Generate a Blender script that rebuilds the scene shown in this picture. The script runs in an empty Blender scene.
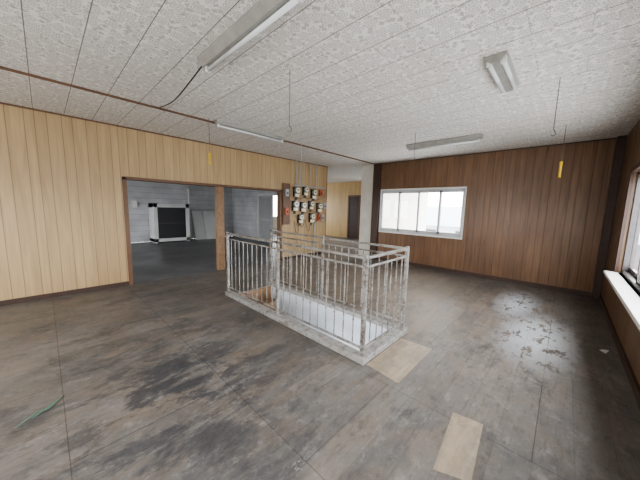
import bpy, bmesh, math, random
from mathutils import Vector, Matrix
random.seed(4)
S=bpy.context.scene
COL=S.collection
H=2.65

# ------------------------------------------------------------------ node helpers
class NB:
    def __init__(s,name):
        s.m=bpy.data.materials.new(name); s.m.use_nodes=True
        s.nt=s.m.node_tree; s.b=s.nt.nodes["Principled BSDF"]
        s.out=s.nt.nodes["Material Output"]
        g=s.nt.nodes.new("ShaderNodeNewGeometry"); s.pos=g.outputs["Position"]
        x=s.nt.nodes.new("ShaderNodeSeparateXYZ"); s.nt.links.new(s.pos,x.inputs[0])
        s.x,s.y,s.z=x.outputs
    def put(s,sock,v):
        if isinstance(v,bpy.types.NodeSocket): s.nt.links.new(v,sock)
        elif v is not None:
            if isinstance(v,tuple) and len(v)==3 and sock.type=='RGBA': v=v+(1,)
            sock.default_value=v
    def math(s,op,a,b=None,c=None,clamp=False):
        n=s.nt.nodes.new("ShaderNodeMath"); n.operation=op; n.use_clamp=clamp
        s.put(n.inputs[0],a); s.put(n.inputs[1],b); s.put(n.inputs[2],c); return n.outputs[0]
    def comb(s,x,y,z):
        n=s.nt.nodes.new("ShaderNodeCombineXYZ")
        for i,v in enumerate((x,y,z)): s.put(n.inputs[i],v)
        return n.outputs[0]
    def noise(s,vec,scale=1,detail=4,rough=.55,dist=0):
        n=s.nt.nodes.new("ShaderNodeTexNoise"); s.put(n.inputs["Vector"],vec)
        n.inputs["Scale"].default_value=scale; n.inputs["Detail"].default_value=detail
        n.inputs["Roughness"].default_value=rough; n.inputs["Distortion"].default_value=dist
        return n.outputs[0]
    def flower(s,scale,rand,petals,off=(0,0)):
        """distance field of blossoms scattered in the xy plane"""
        n=s.nt.nodes.new("ShaderNodeTexVoronoi"); n.voronoi_dimensions='2D'
        s.put(n.inputs["Vector"],s.comb(s.math('ADD',s.x,off[0]),s.math('ADD',s.y,off[1]),0.))
        n.inputs["Scale"].default_value=scale; n.inputs["Randomness"].default_value=rand
        q=s.nt.nodes.new("ShaderNodeSeparateXYZ"); s.nt.links.new(n.outputs["Position"],q.inputs[0])
        dx=s.math('SUBTRACT',s.math('ADD',s.x,off[0]),q.outputs[0]); dy=s.math('SUBTRACT',s.math('ADD',s.y,off[1]),q.outputs[1])
        th=s.math('ARCTAN2',dy,dx); r=s.math('SQRT',s.math('ADD',s.math('MULTIPLY',dx,dx),s.math('MULTIPLY',dy,dy)))
        k=s.math('ADD',s.math('MULTIPLY',s.math('ABSOLUTE',s.math('COSINE',s.math('MULTIPLY',th,petals/2))),.45),.55)
        return s.math('DIVIDE',r,k)
    def white(s,v):
        n=s.nt.nodes.new("ShaderNodeTexWhiteNoise"); n.noise_dimensions='3D'
        s.put(n.inputs["Vector"],v); return n.outputs["Value"]
    def rng(s,v,a,b,c=0.,d=1.):
        n=s.nt.nodes.new("ShaderNodeMapRange"); s.put(n.inputs[0],v)
        for i,k in enumerate((a,b,c,d)): n.inputs[i+1].default_value=k
        return n.outputs[0]
    def ramp(s,v,stops,interp='LINEAR'):
        n=s.nt.nodes.new("ShaderNodeValToRGB"); n.color_ramp.interpolation=interp
        e=n.color_ramp.elements
        while len(e)<len(stops): e.new(.5)
        for i,(p,c) in enumerate(stops):
            e[i].position=p
            e[i].color=(c,c,c,1) if not isinstance(c,tuple) else c+(1,)
        s.put(n.inputs[0],v); return n.outputs[0]
    def mix(s,f,a,b,mode='MIX'):
        n=s.nt.nodes.new("ShaderNodeMix"); n.data_type='RGBA'; n.blend_type=mode
        s.put(n.inputs[0],f); s.put(n.inputs[6],a); s.put(n.inputs[7],b); return n.outputs[2]
    def bump(s,h,strength=.3,dist=.01):
        n=s.nt.nodes.new("ShaderNodeBump"); n.inputs["Strength"].default_value=strength
        n.inputs["Distance"].default_value=dist; s.put(n.inputs["Height"],h)
        s.nt.links.new(n.outputs[0],s.b.inputs["Normal"])
    def fin(s,color=None,rough=None,metal=None,spec=None):
        s.put(s.b.inputs["Base Color"],color); s.put(s.b.inputs["Roughness"],rough)
        s.put(s.b.inputs["Metallic"],metal)
        if spec is not None: s.b.inputs["Specular IOR Level"].default_value=spec
        return s.m

def simple(name,col,rough=.5,metal=0.,var=.12,scale=12):
    n=NB(name); f=n.noise(n.pos,scale,4)
    dark=tuple(c*(1-var*2) for c in col)
    c=n.mix(n.rng(f,.3,.7),dark,col)
    return n.fin(c,rough,metal)

def panel_mat(name,axis,light,dark,groove,rough=.4,stain=0):
    n=NB(name); u=n.x if axis=='x' else n.y
    per=.91
    k=n.math('DIVIDE',u,per); fr=n.math('FRACT',k); fl=n.math('FLOOR',k)
    gs=[0.005,.135,.30,.42,.585,.72,.90]
    st=[(0,0.)]
    for g in gs:
        st+= [(max(0.0,g-.005),1.),(g,0.),(g+.005,1.)]
    st=sorted(st[1:],key=lambda t:t[0])
    gm=n.ramp(fr,st)
    tone=n.ramp(fr,[(0,.2),(gs[1],.75),(gs[2],.4),(gs[3],.95),(gs[4],.1),(gs[5],.6),(gs[6],.35)],'CONSTANT')
    wn=n.white(n.comb(fl,tone,0.))
    g1=n.noise(n.comb(n.math('MULTIPLY',u,45),n.math('MULTIPLY',wn,9),n.math('MULTIPLY',n.z,1.6)),1,5,.6,.4)
    g2=n.noise(n.comb(n.math('MULTIPLY',u,9),n.math('MULTIPLY',wn,20),n.math('MULTIPLY',n.z,.8)),1,3,.5,1.2)
    f=n.math('ADD',n.math('MULTIPLY',g1,.5),n.math('MULTIPLY',g2,.5))
    f=n.math('ADD',f,n.math('MULTIPLY',n.math('SUBTRACT',wn,.5),.12))
    c=n.mix(n.rng(f,.35,.65),dark,light)
    if stain:
        sn=n.noise(n.comb(n.math('MULTIPLY',u,1.2),0.,n.math('MULTIPLY',n.z,.6)),1,3)
        c=n.mix(n.math('MULTIPLY',n.rng(sn,.45,.65),stain),c,tuple(a*.55 for a in dark))
    c=n.mix(n.math('SUBTRACT',1.,gm),c,groove)
    n.bump(gm,.5,.006)
    return n.fin(c,n.rng(g1,.3,.7,rough-.08,rough+.12))

M={}
M['tan']=panel_mat("tan_wood_panelling",'x',(.49,.35,.19),(.37,.255,.13),(.10,.058,.03),.45)
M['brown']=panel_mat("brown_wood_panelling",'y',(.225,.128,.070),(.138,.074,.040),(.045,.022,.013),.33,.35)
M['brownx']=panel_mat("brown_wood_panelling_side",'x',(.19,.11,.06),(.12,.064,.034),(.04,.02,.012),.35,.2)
M['tany']=panel_mat("tan_wood_panelling_hall",'y',(.56,.39,.18),(.43,.29,.125),(.18,.1,.05),.45)
M['dkwood']=simple("dark_stained_wood",(.065,.036,.025),.45)
M['mdwood']=simple("brown_trim_wood",(.16,.083,.046),.5)
M['post']=simple("post_wood",(.28,.165,.09),.5,0,.2,20)
M['white']=simple("white_paint",(.72,.71,.68),.45,0,.06)
M['offw']=simple("offwhite_plaster",(.66,.63,.57),.8,0,.08,4)
M['fixt']=simple("enamelled_steel",(.34,.33,.30),.35,0,.1)
M['tube']=simple("fluorescent_tube_glass",(.70,.71,.71),.15,0,.02)
M['black']=simple("black_plastic",(.02,.02,.022),.4)
M['red']=simple("red_breaker_plastic",(.50,.11,.05),.45)
M['grey']=simple("grey_pvc",(.42,.43,.44),.4)
M['alu']=simple("anodised_aluminium",(.50,.51,.52),.35,.3,.05)
M['darkalu']=simple("dark_aluminium",(.10,.09,.09),.35,.4,.1)
M['yellow']=simple("yellow_tag_plastic",(.75,.50,.03),.5)
M['wire']=simple("steel_wire",(.22,.21,.20),.4,.6)
M['darkmetal']=simple("black_painted_metal",(.03,.03,.035),.45)
M['green']=simple("green_wire_sheath",(.12,.24,.17),.4)
M['board']=simple("white_melamine_board",(.68,.69,.69),.5,0,.06,3)
M['brass']=simple("meter_dial",(.80,.73,.55),.4,0,.05)
M['ply']=simple("meter_plywood",(.46,.31,.165),.55,0,.2,15)

# ceiling wallpaper tiles
n=NB("patterned_ceiling_tile")
px=n.math('FRACT',n.math('DIVIDE',n.x,.303)); row=n.math('FLOOR',n.math('DIVIDE',n.x,.303))
yo=n.math('ADD',n.y,n.math('MULTIPLY',n.math('MODULO',row,2.),.30))
py=n.math('FRACT',n.math('DIVIDE',yo,.606))
ex=n.math('MINIMUM',px,n.math('SUBTRACT',1.,px)); ey=n.math('MINIMUM',py,n.math('SUBTRACT',1.,py))
jx=n.rng(ex,.007,.014,.95,0.); jy=n.rng(ey,.002,.005,.5,0.)
joint=n.math('MAXIMUM',jx,jy)
f1=n.flower(9.5,.55,5); f2=n.flower(19.,.8,4,(.05,.03))
b1=n.math('MULTIPLY',n.rng(f1,.050,.056,1.,0.),n.rng(n.math('SINE',n.math('MULTIPLY',f1,330.)),-.3,.5))
b2=n.math('MULTIPLY',n.rng(f2,.020,.024,1.,0.),n.rng(f1,.054,.060))
sp_=n.noise(n.pos,60,2,.5,1.)
pat=n.math('MAXIMUM',b1,b2)
pat=n.math('MAXIMUM',pat,n.rng(sp_,.56,.62,0.,.5))
c=n.mix(n.math('MULTIPLY',pat,.85),(.78,.755,.715),(.41,.375,.33))
big=n.noise(n.pos,.7,3)
c=n.mix(n.rng(big,.35,.7,0.,.22),c,(.48,.43,.36))
c=n.mix(joint,c,(.14,.115,.10))
M['ceil']=n.fin(c,.7)

# floor
n=NB("worn_stained_plywood_floor")
bx=n.math('FLOOR',n.math('DIVIDE',n.x,.91)); 
yo=n.math('ADD',n.y,n.math('MULTIPLY',n.math('MODULO',bx,2.),.9))
by=n.math('FLOOR',n.math('DIVIDE',yo,1.82))
fx=n.math('FRACT',n.math('DIVIDE',n.x,.91)); fy=n.math('FRACT',n.math('DIVIDE',yo,1.82))
ex=n.math('MINIMUM',fx,n.math('SUBTRACT',1.,fx)); ey=n.math('MINIMUM',fy,n.math('SUBTRACT',1.,fy))
seam=n.math('MAXIMUM',n.rng(ex,.001,.004,1.,0.),n.rng(ey,.0006,.002,1.,0.))
sheet=n.white(n.comb(bx,by,3.))
# boards run along x in the front part, tone steps are faint and broken up by wear
bi=n.math('FLOOR',n.math('DIVIDE',n.y,.182)); bj=n.math('FLOOR',n.math('DIVIDE',n.math('ADD',n.x,n.math('MULTIPLY',n.white(n.comb(bi,0.,1.)),1.8)),1.1))
sb=n.white(n.comb(bi,bj,7.))
bf=n.math('FRACT',n.math('DIVIDE',n.y,.182)); be=n.math('MINIMUM',bf,n.math('SUBTRACT',1.,bf)); bseam=n.rng(be,.006,.018,1.,0.)
n1=n.noise(n.pos,1.3,8,.70,.3)
n2=n.noise(n.comb(n.math('MULTIPLY',n.x,2.2),n.math('MULTIPLY',n.y,4.5),4.),1,9,.72,.4)
n3=n.noise(n.comb(n.math('MULTIPLY',n.x,5),n.math('MULTIPLY',n.y,9),9.),1,9,.76,.2)
n4=n.noise(n.comb(n.math('ADD',n.math('MULTIPLY',n.x,1.3),20.),n.math('MULTIPLY',n.y,2.4),2.),1.7,9,.74,.3)
n5=n.noise(n.comb(n.math('MULTIPLY',n.x,5),n.math('MULTIPLY',n.y,34),1.),1,6,.7,.3)
n6=n.noise(n.pos,16,6,.78,.2)
c=n.mix(n.rng(n1,.38,.62),(.100,.094,.090),(.180,.168,.155))
c=n.mix(n.rng(n2,.46,.62,0.,.55),c,(.185,.138,.100))
c=n.mix(n.rng(sheet,0.,1.,0.,.35),c,(.175,.152,.130))
c=n.mix(n.rng(sb,.5,1.,0.,.3),c,(.074,.067,.064))
c=n.mix(n.rng(sb,.3,0.,0.,.3),c,(.24,.21,.18))
c=n.mix(n.rng(n4,.53,.64,0.,.6),c,(.045,.044,.045))
c=n.mix(n.rng(n3,.54,.66,0.,.55),c,(.28,.265,.25))
c=n.mix(n.rng(n3,.32,.44,.65,0.),c,(.048,.046,.046))
c=n.mix(n.rng(n5,.52,.72,0.,.5),c,(.048,.045,.045))
c=n.mix(n.rng(n6,.54,.70,0.,.45),c,(.26,.245,.23))
def blob(cx,cy,rx,ry,a=.6,b=1.1):
    dx=n.math('DIVIDE',n.math('SUBTRACT',n.x,cx),rx); dy=n.math('DIVIDE',n.math('SUBTRACT',n.y,cy),ry)
    d=n.math('SQRT',n.math('ADD',n.math('MULTIPLY',dx,dx),n.math('MULTIPLY',dy,dy)))
    return n.rng(d,a,b,1.,0.)
g=n.math('MULTIPLY',blob(.55,2.0,1.2,1.5,.2,1.1),n.rng(n4,.46,.54))
c=n.mix(n.math('MULTIPLY',g,.7),c,(.036,.038,.045))
w=n.math('MULTIPLY',blob(4.0,2.4,2.1,2.0,.2,1.1),n.rng(n2,.33,.55))
c=n.mix(n.math('MULTIPLY',w,.7),c,(.29,.215,.155))  # brown floor tint, with brighter light on the right side painted in
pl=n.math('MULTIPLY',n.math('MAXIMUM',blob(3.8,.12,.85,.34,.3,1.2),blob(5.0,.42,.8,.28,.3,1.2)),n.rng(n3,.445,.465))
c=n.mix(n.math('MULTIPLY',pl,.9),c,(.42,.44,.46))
pl2=n.math('MULTIPLY',blob(.88,.93,.07,.035,.3,1.1),n.rng(n6,.50,.54))
c=n.mix(pl2,c,(.36,.36,.35))
c=n.mix(n.math('MULTIPLY',bseam,.25),c,(.03,.026,.024))
c=n.mix(n.math('MULTIPLY',seam,.6),c,(.022,.02,.018))
n.bump(n3,.12,.004)
M['floor']=n.fin(c,n.rng(n3,.35,.65,.36,.56),spec=.42)

n=NB("grey_concrete_back_room")
a=n.noise(n.pos,1.2,6,.6); c=n.mix(n.rng(a,.35,.65),(.09,.09,.093),(.16,.16,.165)); M['conc']=n.fin(c,.4)
n=NB("lapped_white_siding")
f=n.math('FRACT',n.math('DIVIDE',n.z,.2)); g=n.rng(f,0.,.08,1.,0.)
a=n.noise(n.pos,2,5); c=n.mix(n.rng(a,.35,.65),(.45,.46,.48),(.58,.59,.61)); c=n.mix(g,c,(.2,.2,.21))
n.bump(f,.4,.02); M['siding']=n.fin(c,.6)

# plywood patch
n=NB("bare_plywood_patch")
g=n.noise(n.comb(n.math('MULTIPLY',n.x,3),n.math('MULTIPLY',n.y,22),0.),1,5,.6,1.)
c=n.mix(n.rng(g,.35,.65),(.27,.215,.155),(.37,.30,.22)); d=n.noise(n.pos,7,8,.75); c=n.mix(n.rng(d,.44,.60,0.,.6),c,(.19,.165,.14)); M['patch']=n.fin(c,.45)

# rusty paint
n=NB("rusted_grey_painted_metal")
a=n.noise(n.pos,34,5,.65); b=n.noise(n.pos,6,3)
r=n.rng(n.math('ADD',n.math('MULTIPLY',a,.6),n.math('MULTIPLY',b,.4)),.46,.60)
c=n.mix(r,(.36,.35,.335),(.14,.115,.095)); n.bump(a,.2,.002)
M['rust']=n.fin(c,.33,.4)
n=NB("stairwell_painted_board")
a=n.noise(n.pos,3,5); c=n.mix(n.rng(a,.35,.7),(.60,.63,.66),(.46,.48,.50)); M['well']=n.fin(c,.5)
n=NB("worn_curb_paint")
a=n.noise(n.pos,14,5,.65); c=n.mix(n.rng(a,.48,.64),(.32,.31,.295),(.18,.16,.145)); M['curb']=n.fin(c,.5)

# window glass
g=bpy.data.materials.new("window_glass"); g.use_nodes=True; nt=g.node_tree; nt.nodes.clear()
o=nt.nodes.new("ShaderNodeOutputMaterial"); mx=nt.nodes.new("ShaderNodeMixShader"); mx.inputs[0].default_value=.06
tr=nt.nodes.new("ShaderNodeBsdfTransparent"); gl=nt.nodes.new("ShaderNodeBsdfGlossy"); gl.inputs["Roughness"].default_value=.03
nt.links.new(tr.outputs[0],mx.inputs[1]); nt.links.new(gl.outputs[0],mx.inputs[2]); nt.links.new(mx.outputs[0],o.inputs[0]); M['glass']=g
M['mglass']=simple("meter_glass_rim",(.5,.52,.52),.12,.3)

# ------------------------------------------------------------------ mesh helpers
def obj(name,bm,mats,parent=None,smooth=False,bevel=0):
    me=bpy.data.meshes.new(name); bmesh.ops.recalc_face_normals(bm,faces=bm.faces); bm.to_mesh(me); bm.free()
    for m in (mats if isinstance(mats,list) else [mats]): me.materials.append(m)
    if smooth:
        for p in me.polygons: p.use_smooth=True
    ob=bpy.data.objects.new(name,me); COL.objects.link(ob)
    if parent: ob.parent=parent
    if bevel:
        b=ob.modifiers.new("bevel","BEVEL"); b.width=bevel; b.segments=2; b.limit_method='ANGLE'
    return ob
def box(bm,x0,x1,y0,y1,z0,z1,mi=0):
    v=[bm.verts.new(p) for p in ((x0,y0,z0),(x1,y0,z0),(x1,y1,z0),(x0,y1,z0),(x0,y0,z1),(x1,y0,z1),(x1,y1,z1),(x0,y1,z1))]
    for f in ((0,3,2,1),(4,5,6,7),(0,1,5,4),(1,2,6,5),(2,3,7,6),(3,0,4,7)):
        bm.faces.new([v[i] for i in f]).material_index=mi
def boxes(name,lst,mat,parent=None,bevel=0):
    bm=bmesh.new()
    for b in lst: box(bm,*b)
    return obj(name,bm,mat,parent,bevel=bevel)
def cyl(bm,p,q,r,seg=10,mi=0,r2=None):
    p=Vector(p);q=Vector(q);d=q-p
    rot=d.to_track_quat('Z','Y').to_matrix().to_4x4(); rot.translation=(p+q)/2
    res=bmesh.ops.create_cone(bm,cap_ends=True,segments=seg,radius1=r,radius2=r if r2 is None else r2,depth=d.length,matrix=rot)
    for f in {f for v in res['verts'] for f in v.link_faces}: f.material_index=mi
def empty(name,loc=(0,0,0)):
    e=bpy.data.objects.new(name,None); COL.objects.link(e); e.empty_display_size=.1; return e
def tube(name,pts,r,mat,parent=None):
    cu=bpy.data.curves.new(name,'CURVE'); cu.dimensions='3D'; cu.bevel_depth=r; cu.bevel_resolution=3
    sp=cu.splines.new('NURBS'); sp.points.add(len(pts)-1)
    for i,p in enumerate(pts): sp.points[i].co=(*p,1)
    sp.use_endpoint_u=True; sp.order_u=3
    cu.materials.append(mat); o=bpy.data.objects.new(name,cu); COL.objects.link(o)
    if parent: o.parent=parent
    return o
def grid_cells(u0,u1,v0,v1,holes):
    us=sorted({u0,u1,*[h[0] for h in holes],*[h[1] for h in holes]}); vs=sorted({v0,v1,*[h[2] for h in holes],*[h[3] for h in holes]})
    us=[u for u in us if u0<=u<=u1]; vs=[v for v in vs if v0<=v<=v1]
    for a,b in zip(us,us[1:]):
        for c,d in zip(vs,vs[1:]):
            mu,mv=(a+b)/2,(c+d)/2
            if not any(h[0]<mu<h[1] and h[2]<mv<h[3] for h in holes): yield a,b,c,d
def wall(name,axis,p0,p1,u0,u1,z0,z1,holes,mat):
    bm=bmesh.new()
    for a,b,c,d in grid_cells(u0,u1,z0,z1,holes):
        if axis=='x': box(bm,p0,p1,a,b,c,d)
        else: box(bm,a,b,p0,p1,c,d)
    return obj(name,bm,mat)

# ------------------------------------------------------------------ room shell
XB=6.42; YL=5.40; YR=-.56; XW=-2.4
bm=bmesh.new()
HX0,HX1,HY0,HY1=1.99,2.71,1.30,3.74
for a,b,c,d in grid_cells(XW,XB,YR,YL,[(HX0-.03,HX1+.03,HY0-.03,HY1+.03)]): box(bm,a,b,c,d,-.14,0)
box(bm,6.0,XB,YL,11.2,-.14,0); box(bm,XB,10.0,4.0,11.2,-.14,0)
obj("floor",bm,M['floor'])
boxes("floor_back_room",[(XW,6.0,YL,11.2,-.14,-.002)],M['conc'])
boxes("ceiling",[(XW-.12,10.12,YR-.12,11.32,H,H+.1)],M['ceil'])
OP=(.97,4.22,0,1.82)
wall("wall_left",'y',YL,YL+.1,XW,5.98,0,H,[OP],M['tan'])
WB=(1.68,3.74,.82,1.92)
wall("wall_back",'x',XB,XB+.12,YR,4.0,0,H,[WB],M['brown'])
WR1=(2.0,5.05,.68,1.95); WR0=(-1.9,1.3,.68,1.95)
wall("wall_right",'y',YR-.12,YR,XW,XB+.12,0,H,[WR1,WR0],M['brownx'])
wall("wall_rear",'x',XW-.12,XW,YR-.12,11.32,0,H,[(1.0,4.2,.8,2.0),(6.5,10.0,.8,2.2)],M['tany'])
boxes("wall_back_pillar",[(XB-.02,XB+.3,4.0,4.42,0,H)],M['offw'],bevel=.004)
boxes("trim_corner_post",[(XB-.07,XB,3.79,4.0,0,H)],M['dkwood'],bevel=.004)
boxes("trim_right_corner",[(XB-.12,XB,YR,YR+.10,0,H)],M['dkwood'],bevel=.004)
# back room + hall
wall("wall_back_room_far",'y',11.2,11.32,XW,6.0,0,H,[],M['siding'])
wall("wall_back_room_side",'x',5.98,6.06,YL+.1,11.2,0,H,[(7.8,9.0,0,1.82)],M['siding'])
wall("wall_hall_far",'x',10.0,10.12,4.0,11.2,0,H,[(4.45,6.0,.5,2.3)],M['tany'])
wall("wall_hall_end",'y',11.2,11.32,6.0,10.12,0,H,[(6.6,9.4,.8,2.2)],M['offw'])
wall("wall_hall_side",'y',3.9,4.0,XB+.3,10.12,0,H,[],M['offw'])
# hall dark door
d=empty("door_1")
boxes("leaf",[(9.95,10.0,6.95,7.5,0,1.95)],M['dkwood'],d,.003)
boxes("frame",[(9.93,10.0,6.88,6.95,0,2.02),(9.93,10.0,7.5,7.57,0,2.02),(9.93,10.0,6.95,7.5,1.95,2.02)],M['mdwood'],d)
# back room doorway: white frame with a grey sliding leaf half closed
boxes("trim_back_room_door",[(5.94,5.98,7.72,7.8,0,1.9),(5.94,5.98,9.0,9.08,0,1.9),(5.94,5.98,7.8,9.0,1.82,1.9)],M['white'])
d=empty("door_2")
boxes("leaf",[(6.0,6.03,8.15,9.0,0,1.82)],M['grey'],d,.003)
boxes("rails",[(5.985,6.0,8.15,8.22,0,1.82),(5.985,6.0,8.93,9.0,0,1.82),(5.985,6.0,8.22,8.93,.85,.93),(5.985,6.0,8.22,8.93,0,.1),(5.985,6.0,8.22,8.93,1.74,1.82)],M['alu'],d)
# opening trims
boxes("trim_opening",[(.93,.99,YL-.02,YL+.12,0,1.84),(.93,4.26,YL-.02,YL+.12,1.80,1.85),(4.20,4.26,YL-.02,YL+.12,0,1.84)],M['mdwood'],bevel=.003)
boxes("timber_post",[(2.54,2.68,YL-.03,YL+.11,0,1.80)],M['post'],bevel=.006)
# baseboards / crown trims
boxes("baseboard_left",[(XW,.93,YL-.015,YL,0,.07),(4.26,5.98,YL-.015,YL,0,.07)],M['dkwood'])
boxes("baseboard_back",[(XB-.02,XB,YR+.10,3.79,0,.08)],M['dkwood'])
boxes("baseboard_right",[(XW,XB-.12,YR,YR+.02,0,.08)],M['dkwood'])
boxes("trim_1",[(XW,XB-.07,3.96,3.985,H-.022,H)],M['mdwood'])
boxes("trim_2",[(XW,5.98,YL-.02,YL,H-.02,H)],M['mdwood'])
boxes("trim_3",[(XB-.02,XB,YR+.1,3.79,H-.02,H)],M['dkwood'])
# wall end cap
boxes("trim_4",[(5.98,6.0,YL-.005,YL+.1,0,H)],M['mdwood'])

# ------------------------------------------------------------------ windows
def window(name,axis,p,u0,u1,z0,z1,nsash,mat,inward,fr=.045,casing=None,cmat=None):
    e=empty(name)
    def bx(a,b,pa,pb,c,d): return (pa,pb,a,b,c,d) if axis=='x' else (a,b,pa,pb,c,d)
    f=[bx(u0,u1,p,p+.09,z0,z0+fr*.8),bx(u0,u1,p,p+.09,z1-fr*.8,z1),bx(u0,u0+fr*.8,p,p+.09,z0,z1),bx(u1-fr*.8,u1,p,p+.09,z0,z1)]
    boxes("frame",f,mat,e)
    w=(u1-u0)/nsash; gl=[]; sf=[]
    for i in range(nsash):
        a=u0+i*w-(.02 if i else 0); b=u0+(i+1)*w+(.02 if i<nsash-1 else 0); q=p+(.025 if i%2 else .055)
        for k in ((a,b,z0+.035,z0+.035+fr*1.2),(a,b,z1-.035-fr,z1-.035),(a,a+fr,z0+.035,z1-.035),(b-fr,b,z0+.035,z1-.035)):
            sf.append(bx(k[0],k[1],q-.012,q+.012,k[2],k[3]))
        gl.append(bx(a+fr,b-fr,q-.002,q+.002,z0+.08,z1-.07))
    boxes("sashes",sf,mat,e); boxes("panes",gl,M['glass'],e)
    if casing:
        c=casing; t=.035
        pa,pb=(p-.02,p) if inward<0 else (p,p+.03)
        boxes("casing",[bx(u0-t,u1+t,pa,pb,z1,z1+t),bx(u0-t,u1+t,pa-.02,pb,z0-t,z0),bx(u0-t,u0,pa,pb,z0,z1),bx(u1,u1+t,pa,pb,z0,z1)],cmat,e,.002)
    return e
window("window_1",'x',XB,*WB,4,M['alu'],-1,fr=.045,casing=1,cmat=M['white'])
for nm,W,ns in (("window_2",WR1,4),("window_3",WR0,4)):
    w=window(nm,'y',YR-.12,*W,ns,M['darkalu'],-1)
    boxes("sill",[(W[0]-.05,W[1]+.05,YR-.12,YR+.12,.64,.68)],M['white'],w,.004)
    boxes("side_trim",[(W[1],W[1]+.06,YR,YR+.03,.68,2.0),(W[0]-.06,W[0],YR,YR+.03,.68,2.0),(W[0]-.06,W[1]+.06,YR,YR+.03,1.95,2.01)],M['dkwood'],w)
window("window_4",'x',10.02,4.45,6.0,.5,2.3,2,M['alu'],-1)
window("added_window_rear",'x',XW-.12,1.0,4.2,.8,2.0,2,M['alu'],-1)  # unseen window behind the camera, added to let in light
window("added_window_back_room",'x',XW-.12,6.5,10.0,.8,2.2,3,M['alu'],-1)  # unseen opening, added to brighten the back room
window("added_window_hall_end",'y',11.22,6.6,9.4,.8,2.2,2,M['alu'],-1)  # unseen, added as extra light for the hall

# neighbouring building outside
M['facade']=simple("pale_facade",(.50,.54,.58),.8,0,.04,1)
M['roof']=simple("pale_roof_sheet",(.30,.34,.38),.7,0,.05,2)
nb=empty("neighbour_house")
bm=bmesh.new(); box(bm,15,22,-4,7,-3,.6)
obj("facade",bm,M['facade'],nb)
boxes("house_windows",[(14.97,15,y0,y0+1.3,-.7,.35) for y0 in (-2.5,.2,2.9,5.2)],M['darkalu'],nb)
bm=bmesh.new()
v=[bm.verts.new(p) for p in ((14.6,-4.4,.6),(14.6,7.4,.6),(22.4,7.4,.6),(22.4,-4.4,.6),(18.5,-4.4,1.7),(18.5,7.4,1.7))]
for f in ((0,1,5,4),(2,3,4,5),(0,4,3),(1,2,5),(0,3,2,1)): bm.faces.new([v[i] for i in f])
obj("roof",bm,M['roof'],nb)

# ------------------------------------------------------------------ stairwell
sw=empty("stairwell")
zb=-2.7
boxes("well_walls",[(HX1,HX1+.03,HY0-.03,HY1+.03,zb,.0),(HX0-.03,HX0,HY0-.03,HY1+.03,zb,.0),(HX0,HX1,HY0-.03,HY0,zb,.0),(HX0,HX1,HY1,HY1+.03,zb,.0)],M['well'],sw)
st=[];N=12
for i in range(N):
    z=-.21*(i+1); y1=HY1-.2*i
    st.append((HX0,HX1,y1-.23,y1,z-.03,z)); st.append((HX0,HX1,y1-.205,y1-.19,z-.21,z-.03))
st.append((HX0,HX1,HY1-.012,HY1,-.21,0))
boxes("stair_treads",st,M['post'],sw)
boxes("lower_floor",[(HX0-.4,HX1+.4,HY0-.4,HY1+.4,zb-.05,zb)],M['conc'],sw)
# invented fill lamp on the end wall, added to brighten the well
bl=empty("well_fill_light")
boxes("base",[(2.27,2.43,HY0,HY0+.02,-1.12,-.88)],M['white'],bl,.004)
em=NB("glowing_fill_box"); em.fin((.9,.9,.88),.3); em.b.inputs["Emission Color"].default_value=(1,.97,.92,1); em.b.inputs["Emission Strength"].default_value=25
boxes("glass",[(2.29,2.41,HY0+.02,HY0+.09,-1.10,-.90)],em.m,bl,.02)
l=bpy.data.lights.new("well_fill_point",'POINT'); l.energy=40; l.shadow_soft_size=.05; l.color=(.93,.97,1); o=bpy.data.objects.new("well_fill_point",l); COL.objects.link(o); o.parent=bl; o.location=(2.35,HY0+.3,-1.0)

rl=empty("stair_railing")
NX,FX,Y0,Y1=1.94,2.76,1.25,3.80
boxes("curb",[(NX-.05,HX0+.005,Y0-.05,Y1+.03,0,.06),(HX1-.005,FX+.05,Y0-.05,Y1+.03,0,.06),(HX0+.005,HX1-.005,Y0-.05,HY0+.01,0,.06)],M['curb'],rl,.006)
bm=bmesh.new()
def sq(p,z0,z1,w=.02): box(bm,p[0]-w,p[0]+w,p[1]-w,p[1]+w,z0,z1)
for p in ((NX,Y0),(NX,2.53),(NX,Y1),(FX,Y0),(FX,2.53),(FX,Y1)):
    sq(p,.06,1.0,.018); cyl(bm,(p[0],p[1],1.0),(p[0],p[1],1.012),.021,12)
obj("posts",bm,M['rust'],rl,bevel=.003)
bm=bmesh.new()
def rail(p,q,z,hw,hh):
    x0,x1=sorted((p[0],q[0])); y0,y1=sorted((p[1],q[1]))
    if x0==x1: box(bm,x0-hw,x0+hw,y0,y1,z-hh,z+hh)
    else: box(bm,x0,x1,y0-hw,y0+hw,z-hh,z+hh)
runs=[((NX,Y0),(NX,Y1)),((FX,Y0),(FX,Y1)),((NX,Y0),(FX,Y0))]
for a,b in runs:
    rail(a,b,.985,.018,.012); rail(a,b,.90,.010,.010); rail(a,b,.13,.010,.010)
obj("rails",bm,M['rust'],rl,bevel=.003)
bm=bmesh.new()
for a,b in runs:
    a=Vector((*a,0));b=Vector((*b,0));L=(b-a).length;k=round(L/.118)
    for i in range(1,k):
        p=a.lerp(b,i/k)
        if any((Vector((q[0],q[1],0))-p).length<.03 for q in ((NX,2.53),(FX,2.53))): continue
        cyl(bm,(p.x,p.y,.13),(p.x,p.y,.90),.0062,8)
        for zz in (.66,.37): 
            cyl(bm,(p.x,p.y,zz),(p.x,p.y,zz+.012),.006,8,r2=.011); cyl(bm,(p.x,p.y,zz+.012),(p.x,p.y,zz+.024),.011,8,r2=.006)
obj("balusters",bm,M['rust'],rl)

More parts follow.
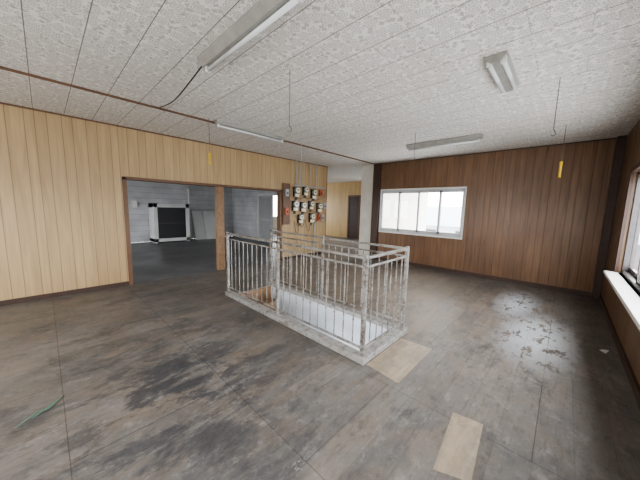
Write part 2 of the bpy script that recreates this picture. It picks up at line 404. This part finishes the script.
# floor patches
def quad(name,pts,mat,t=.004):
    bm=bmesh.new(); a=[bm.verts.new((x,y,0)) for x,y in pts]; b=[bm.verts.new((x,y,t)) for x,y in pts]
    bm.faces.new(b); bm.faces.new(a[::-1])
    for i in range(len(pts)): j=(i+1)%len(pts); bm.faces.new((a[i],a[j],b[j],b[i]))
    return obj(name,bm,mat)
quad("plywood_floor_patch",[(1.93,1.19),(2.62,1.19),(2.64,.86),(1.89,.86)],M['patch'])
quad("plywood_floor_patch.001",[(1.89,.44),(1.92,.26),(1.44,.22),(1.37,.39)],M['patch'],.003)

# ------------------------------------------------------------------ light fixtures
def fixture(name,cx,cy,L,along,w=.16,drop=0.,ntube=1,tr=.016,hb=.07):
    e=empty(name)
    def P(l,s,z): return (cx+l,cy+s,z) if along=='x' else (cx+s,cy+l,z)
    top=H-drop; bm=bmesh.new(); h=hb
    prof=[(-w/2,0),(w/2,0),(w/2,-.018),(w*.22,-h),(-w*.22,-h),(-w/2,-.018)]
    A=[bm.verts.new(P(-L/2,s,top+z)) for s,z in prof]; B=[bm.verts.new(P(L/2,s,top+z)) for s,z in prof]
    bm.faces.new(A); bm.faces.new(B[::-1])
    for i in range(6): j=(i+1)%6; bm.faces.new((A[i],A[j],B[j],B[i]))
    obj("reflector_body",bm,M['fixt'],e,bevel=.002)
    bm=bmesh.new(); bs=bmesh.new()
    offs=[0] if ntube==1 else [-w*.32,w*.32]
    zt=top-h-.022 if ntube==1 else top-h*.95
    for s in offs:
        cyl(bm,P(-L/2+.03,s,zt),P(L/2-.03,s,zt),tr,14)
        for q in (-1,1):
            a=P(q*(L/2-.035),s,0); d=.012
            if along=='x': box(bs,a[0]-d,a[0]+d,a[1]-.018,a[1]+.018,zt-.02,top-.015)
            else: box(bs,a[0]-.018,a[0]+.018,a[1]-d,a[1]+d,zt-.02,top-.015)
    obj("tubes",bm,M['tube'],e,smooth=True); obj("lampholders",bs,M['white'],e)
    if drop:
        bm=bmesh.new()
        for q in (-.3,.3): cyl(bm,P(q*L,0,top),P(q*L,0,H),.006,8)
        obj("hanger_rods",bm,M['wire'],e)
fixture("fluorescent_ceiling_light",1.06,1.78,1.25,'y',w=.15,hb=.06)
fixture("fluorescent_ceiling_light.001",2.45,3.86,1.25,'x',w=.10,hb=.05)
fixture("fluorescent_ceiling_light.002",4.93,1.74,1.25,'y',w=.16)
fixture("fluorescent_ceiling_light.003",2.88,.53,.70,'x',w=.15,ntube=2,tr=.018,hb=.055)

tube("black_power_cable",[(1.04,2.40,H-.03),(1.03,2.7,H-.10),(1.06,3.2,H-.13),(1.10,3.65,H-.06),(1.12,3.94,H-.01)],.006,M['black'])

def hanger(name,x,y,z,tag=0,hook=True,r=.0035):
    e=empty(name)
    tube("cord",[(x,y,H),(x+.004,y,(H+z)/2),(x,y,z)],r,M['wire'],e)
    if hook: tube("hook",[(x,y,z),(x+.02,y-.02,z-.03),(x+.01,y-.01,z-.06),(x-.015,y+.015,z-.05)],.004,M['wire'],e)
    if tag:
        bm=bmesh.new(); cyl(bm,(x,y,z),(x,y,z-tag),.018,12,r2=.012); cyl(bm,(x,y,z-tag),(x,y,z-tag-.02),.012,12,r2=.02)
        obj("pull_grip",bm,M['yellow'],e,smooth=False)
hanger("ceiling_wire_hook",1.63,1.96,2.17)
hanger("ceiling_wire_hook.001",3.34,.17,2.2)
hanger("ceiling_wire_hook.002",4.17,1.88,2.26)
hanger("pull_cord",1.72,3.86,2.16,.14,False)
hanger("pull_cord.001",5.11,.13,2.15,.20,False)
tube("hanging_power_cord",[(3.55,3.9,H),(3.56,3.9,2.3),(3.54,3.9,1.85)],.006,M['grey'])

# ------------------------------------------------------------------ electric meters
mb=empty("electric_meter_board")
boxes("backboard",[(4.30,5.94,YL-.03,YL-.001,1.0,2.0)],M['ply'],mb,.003)
boxes("side_board",[(4.27,4.50,YL-.05,YL-.03,.95,2.02)],M['mdwood'],mb,.003)
bm=bmesh.new(); y=YL-.03
def meter(x,z,w=.17):
    s=w/.17
    box(bm,x-w/2,x+w/2,y-.05,y,z-.15*s,z+.11*s,0)
    box(bm,x-w*.40,x+w*.40,y-.085,y-.05,z-.15*s,z-.07*s,2)
    cyl(bm,(x,y-.05,z+.02),(x,y-.115,z+.02),w*.46,20,1)
    cyl(bm,(x,y-.115,z+.02),(x,y-.118,z+.02),w*.40,20,2)
    box(bm,x-w*.22,x+w*.22,y-.121,y-.118,z+.015,z+.045,0)
    for t in (-.03,.0,.03): cyl(bm,(x+t,y-.03,z-.13*s),(x+t,y-.02,z-.24*s),.007,6,0)
def breaker(x,z,m=3): 
    box(bm,x-.055,x+.055,y-.06,y,z-.09,z+.09,m); box(bm,x-.015,x+.015,y-.08,y-.06,z-.03,z+.01,0)
for x,z,w in ((4.70,1.84,.17),(5.03,1.88,.15),(5.36,1.82,.17),(4.66,1.47,.17),(4.95,1.45,.17),(5.26,1.50,.15),(5.60,1.44,.17),(4.86,1.12,.15),(5.30,1.14,.17)): meter(x,z,w)
for x,z,m in ((5.66,1.84,4),(5.84,1.47,3),(5.60,1.12,4),(5.76,1.12,3),(4.38,1.78,3),(4.38,1.3,4)): breaker(x,z,m)
obj("meters",bm,[M['black'],M['mglass'],M['brass'],M['grey'],M['red']],mb)
bm=bmesh.new()
for x in (4.72,4.97,5.22,5.47): cyl(bm,(x,y-.015,1.97),(x,y-.015,H),.012,8)
cyl(bm,(4.65,y-.02,1.99),(5.9,y-.02,1.99),.016,8)
cyl(bm,(5.45,y-.02,.0),(5.45,y-.02,1.0),.016,8)
obj("conduits",bm,M['grey'],mb)
for x,dz in ((4.8,0),(5.05,.12),(5.3,-.1),(4.62,.2)): tube("loose_wire",[(x,y-.05,1.05),(x+.03,y-.09,.90-dz),(x+.12,y-.09,.85-dz),(x+.2,y-.05,1.04)],.006,M['black'],mb)
for x,z in ((4.75,1.68),(5.08,1.70),(5.42,1.66),(5.0,1.30),(5.4,1.32)): tube("jumper_wire",[(x-.1,y-.03,z),(x,y-.07,z-.06),(x+.12,y-.07,z-.02),(x+.2,y-.03,z+.02)],.005,M['black'],mb)

# ------------------------------------------------------------------ back room things
cb=empty("open_steel_cabinet")
x0,x1,ya,yb=2.65,3.85,10.55,11.15
boxes("carcass",[(x0,x0+.13,ya,yb,.04,1.42),(x1-.13,x1,ya,yb,.04,1.42),(x0,x1,ya,yb,1.28,1.42),(x0,x1,ya,yb,.04,.16),(x0+.02,x0+.1,ya,yb,0,.04),(x1-.1,x1-.02,ya,yb,0,.04)],M['board'],cb,.006)
boxes("dark_front_panel",[(x0+.13,x1-.13,ya+.03,ya+.05,.16,1.28)],M['darkmetal'],cb)
boxes("panel_rails",[(x0+.18,x1-.18,ya+.015,ya+.03,.70,.72)],M['darkalu'],cb,.002)
bm=bmesh.new()
for k,(a,b) in enumerate(((4.15,4.85),(4.55,5.25))):
    t=.03; yy=11.1-.08*k
    v=[bm.verts.new(p) for p in ((a,yy-.35,0),(b,yy-.35,0),(b,yy,1.15),(a,yy,1.15),(a,yy-.35+t,0),(b,yy-.35+t,0),(b,yy+t,1.15),(a,yy+t,1.15))]
    for f in ((0,1,2,3),(7,6,5,4),(0,4,5,1),(1,5,6,2),(2,6,7,3),(3,7,4,0)): bm.faces.new([v[i] for i in f])
obj("leaning_white_boards",bm,M['board'])
bm=bmesh.new(); cyl(bm,(4.05,11.1,0),(4.05,11.1,2.0),.03,10); cyl(bm,(4.05,11.1,2.0),(4.05,11.18,2.0),.03,10); obj("vertical_pipe",bm,M['white'])
boxes("wall_switch_box",[(2.14,2.32,11.14,11.2,1.25,1.5)],M['white'],bevel=.01)

# small debris
tube("green_wire_scrap",[(-.22,2.36,.006),(-.12,2.45,.02),(-.08,2.42,.006),(.0,2.56,.006),(-.02,2.5,.012),(-.15,2.40,.006)],.003,M['green'])
bm=bmesh.new()
v=[bm.verts.new(p) for p in ((3.86,-.44,.001),(3.93,-.47,.02),(3.92,-.40,.004),(3.85,-.39,.025),(3.89,-.42,.03))]
for f in ((0,1,4),(1,2,4),(2,3,4),(3,0,4),(0,3,2,1)): bm.faces.new([v[i] for i in f])
obj("crumpled_paper",bm,M['white'])

# ------------------------------------------------------------------ light
w=bpy.data.worlds.new("overcast_sky"); S.world=w; w.use_nodes=True; nt=w.node_tree
bg=nt.nodes["Background"]; bg.inputs[1].default_value=17.5
tc=nt.nodes.new("ShaderNodeTexCoord"); sp=nt.nodes.new("ShaderNodeSeparateXYZ"); rp=nt.nodes.new("ShaderNodeValToRGB")
nt.links.new(tc.outputs["Generated"],sp.inputs[0]); nt.links.new(sp.outputs[2],rp.inputs[0]); nt.links.new(rp.outputs[0],bg.inputs[0])
e=rp.color_ramp.elements; e[0].position=0; e[0].color=(.50,.52,.54,1); e[1].position=.05; e[1].color=(.92,.95,.98,1)
def portal(name,loc,rot,sx,sy):
    l=bpy.data.lights.new(name,'AREA'); l.shape='RECTANGLE'; l.size=sx; l.size_y=sy; l.cycles.is_portal=True
    o=bpy.data.objects.new(name,l); COL.objects.link(o); o.location=loc; o.rotation_euler=rot
# area lights shine along local -Z
portal("portal_back",(XB+.15,2.71,1.37),(0,math.radians(90),0),1.1,2.06)
portal("portal_right_a",(3.52,YR-.15,1.31),(math.radians(90),0,0),3.05,1.27)
portal("portal_right_b",(-.3,YR-.15,1.31),(math.radians(90),0,0),3.2,1.27)
portal("portal_hall",(10.2,5.22,1.4),(0,math.radians(90),0),1.8,1.55)
portal("portal_hall_end",(8.0,11.4,1.5),(math.radians(-90),0,0),2.8,1.4)
portal("portal_rear",(XW-.15,2.6,1.4),(0,math.radians(-90),0),1.2,3.2)
portal("portal_back_room",(XW-.15,8.25,1.5),(0,math.radians(-90),0),1.4,3.5)
try:
    S.view_settings.look='AgX - Medium High Contrast'
except Exception as ex: print("look",ex)

# ------------------------------------------------------------------ camera
f,yaw,p,r,h=259.66,.7541,.1243,.025,1.418
F=Vector((math.cos(p)*math.cos(yaw),math.cos(p)*math.sin(yaw),-math.sin(p)))
U=Vector((math.sin(p)*math.cos(yaw),math.sin(p)*math.sin(yaw),math.cos(p)))
R=Vector((math.sin(yaw),-math.cos(yaw),0))
rx=R*math.cos(r)+U*math.sin(r); up=U*math.cos(r)-R*math.sin(r)
cam=bpy.data.cameras.new("camera"); cam.sensor_width=36; cam.lens=f/640*36; cam.clip_start=.02
co=bpy.data.objects.new("camera",cam); COL.objects.link(co)
m=Matrix((rx,up,-F)).transposed().to_4x4(); m.translation=Vector((0,0,h)); co.matrix_world=m
S.camera=co
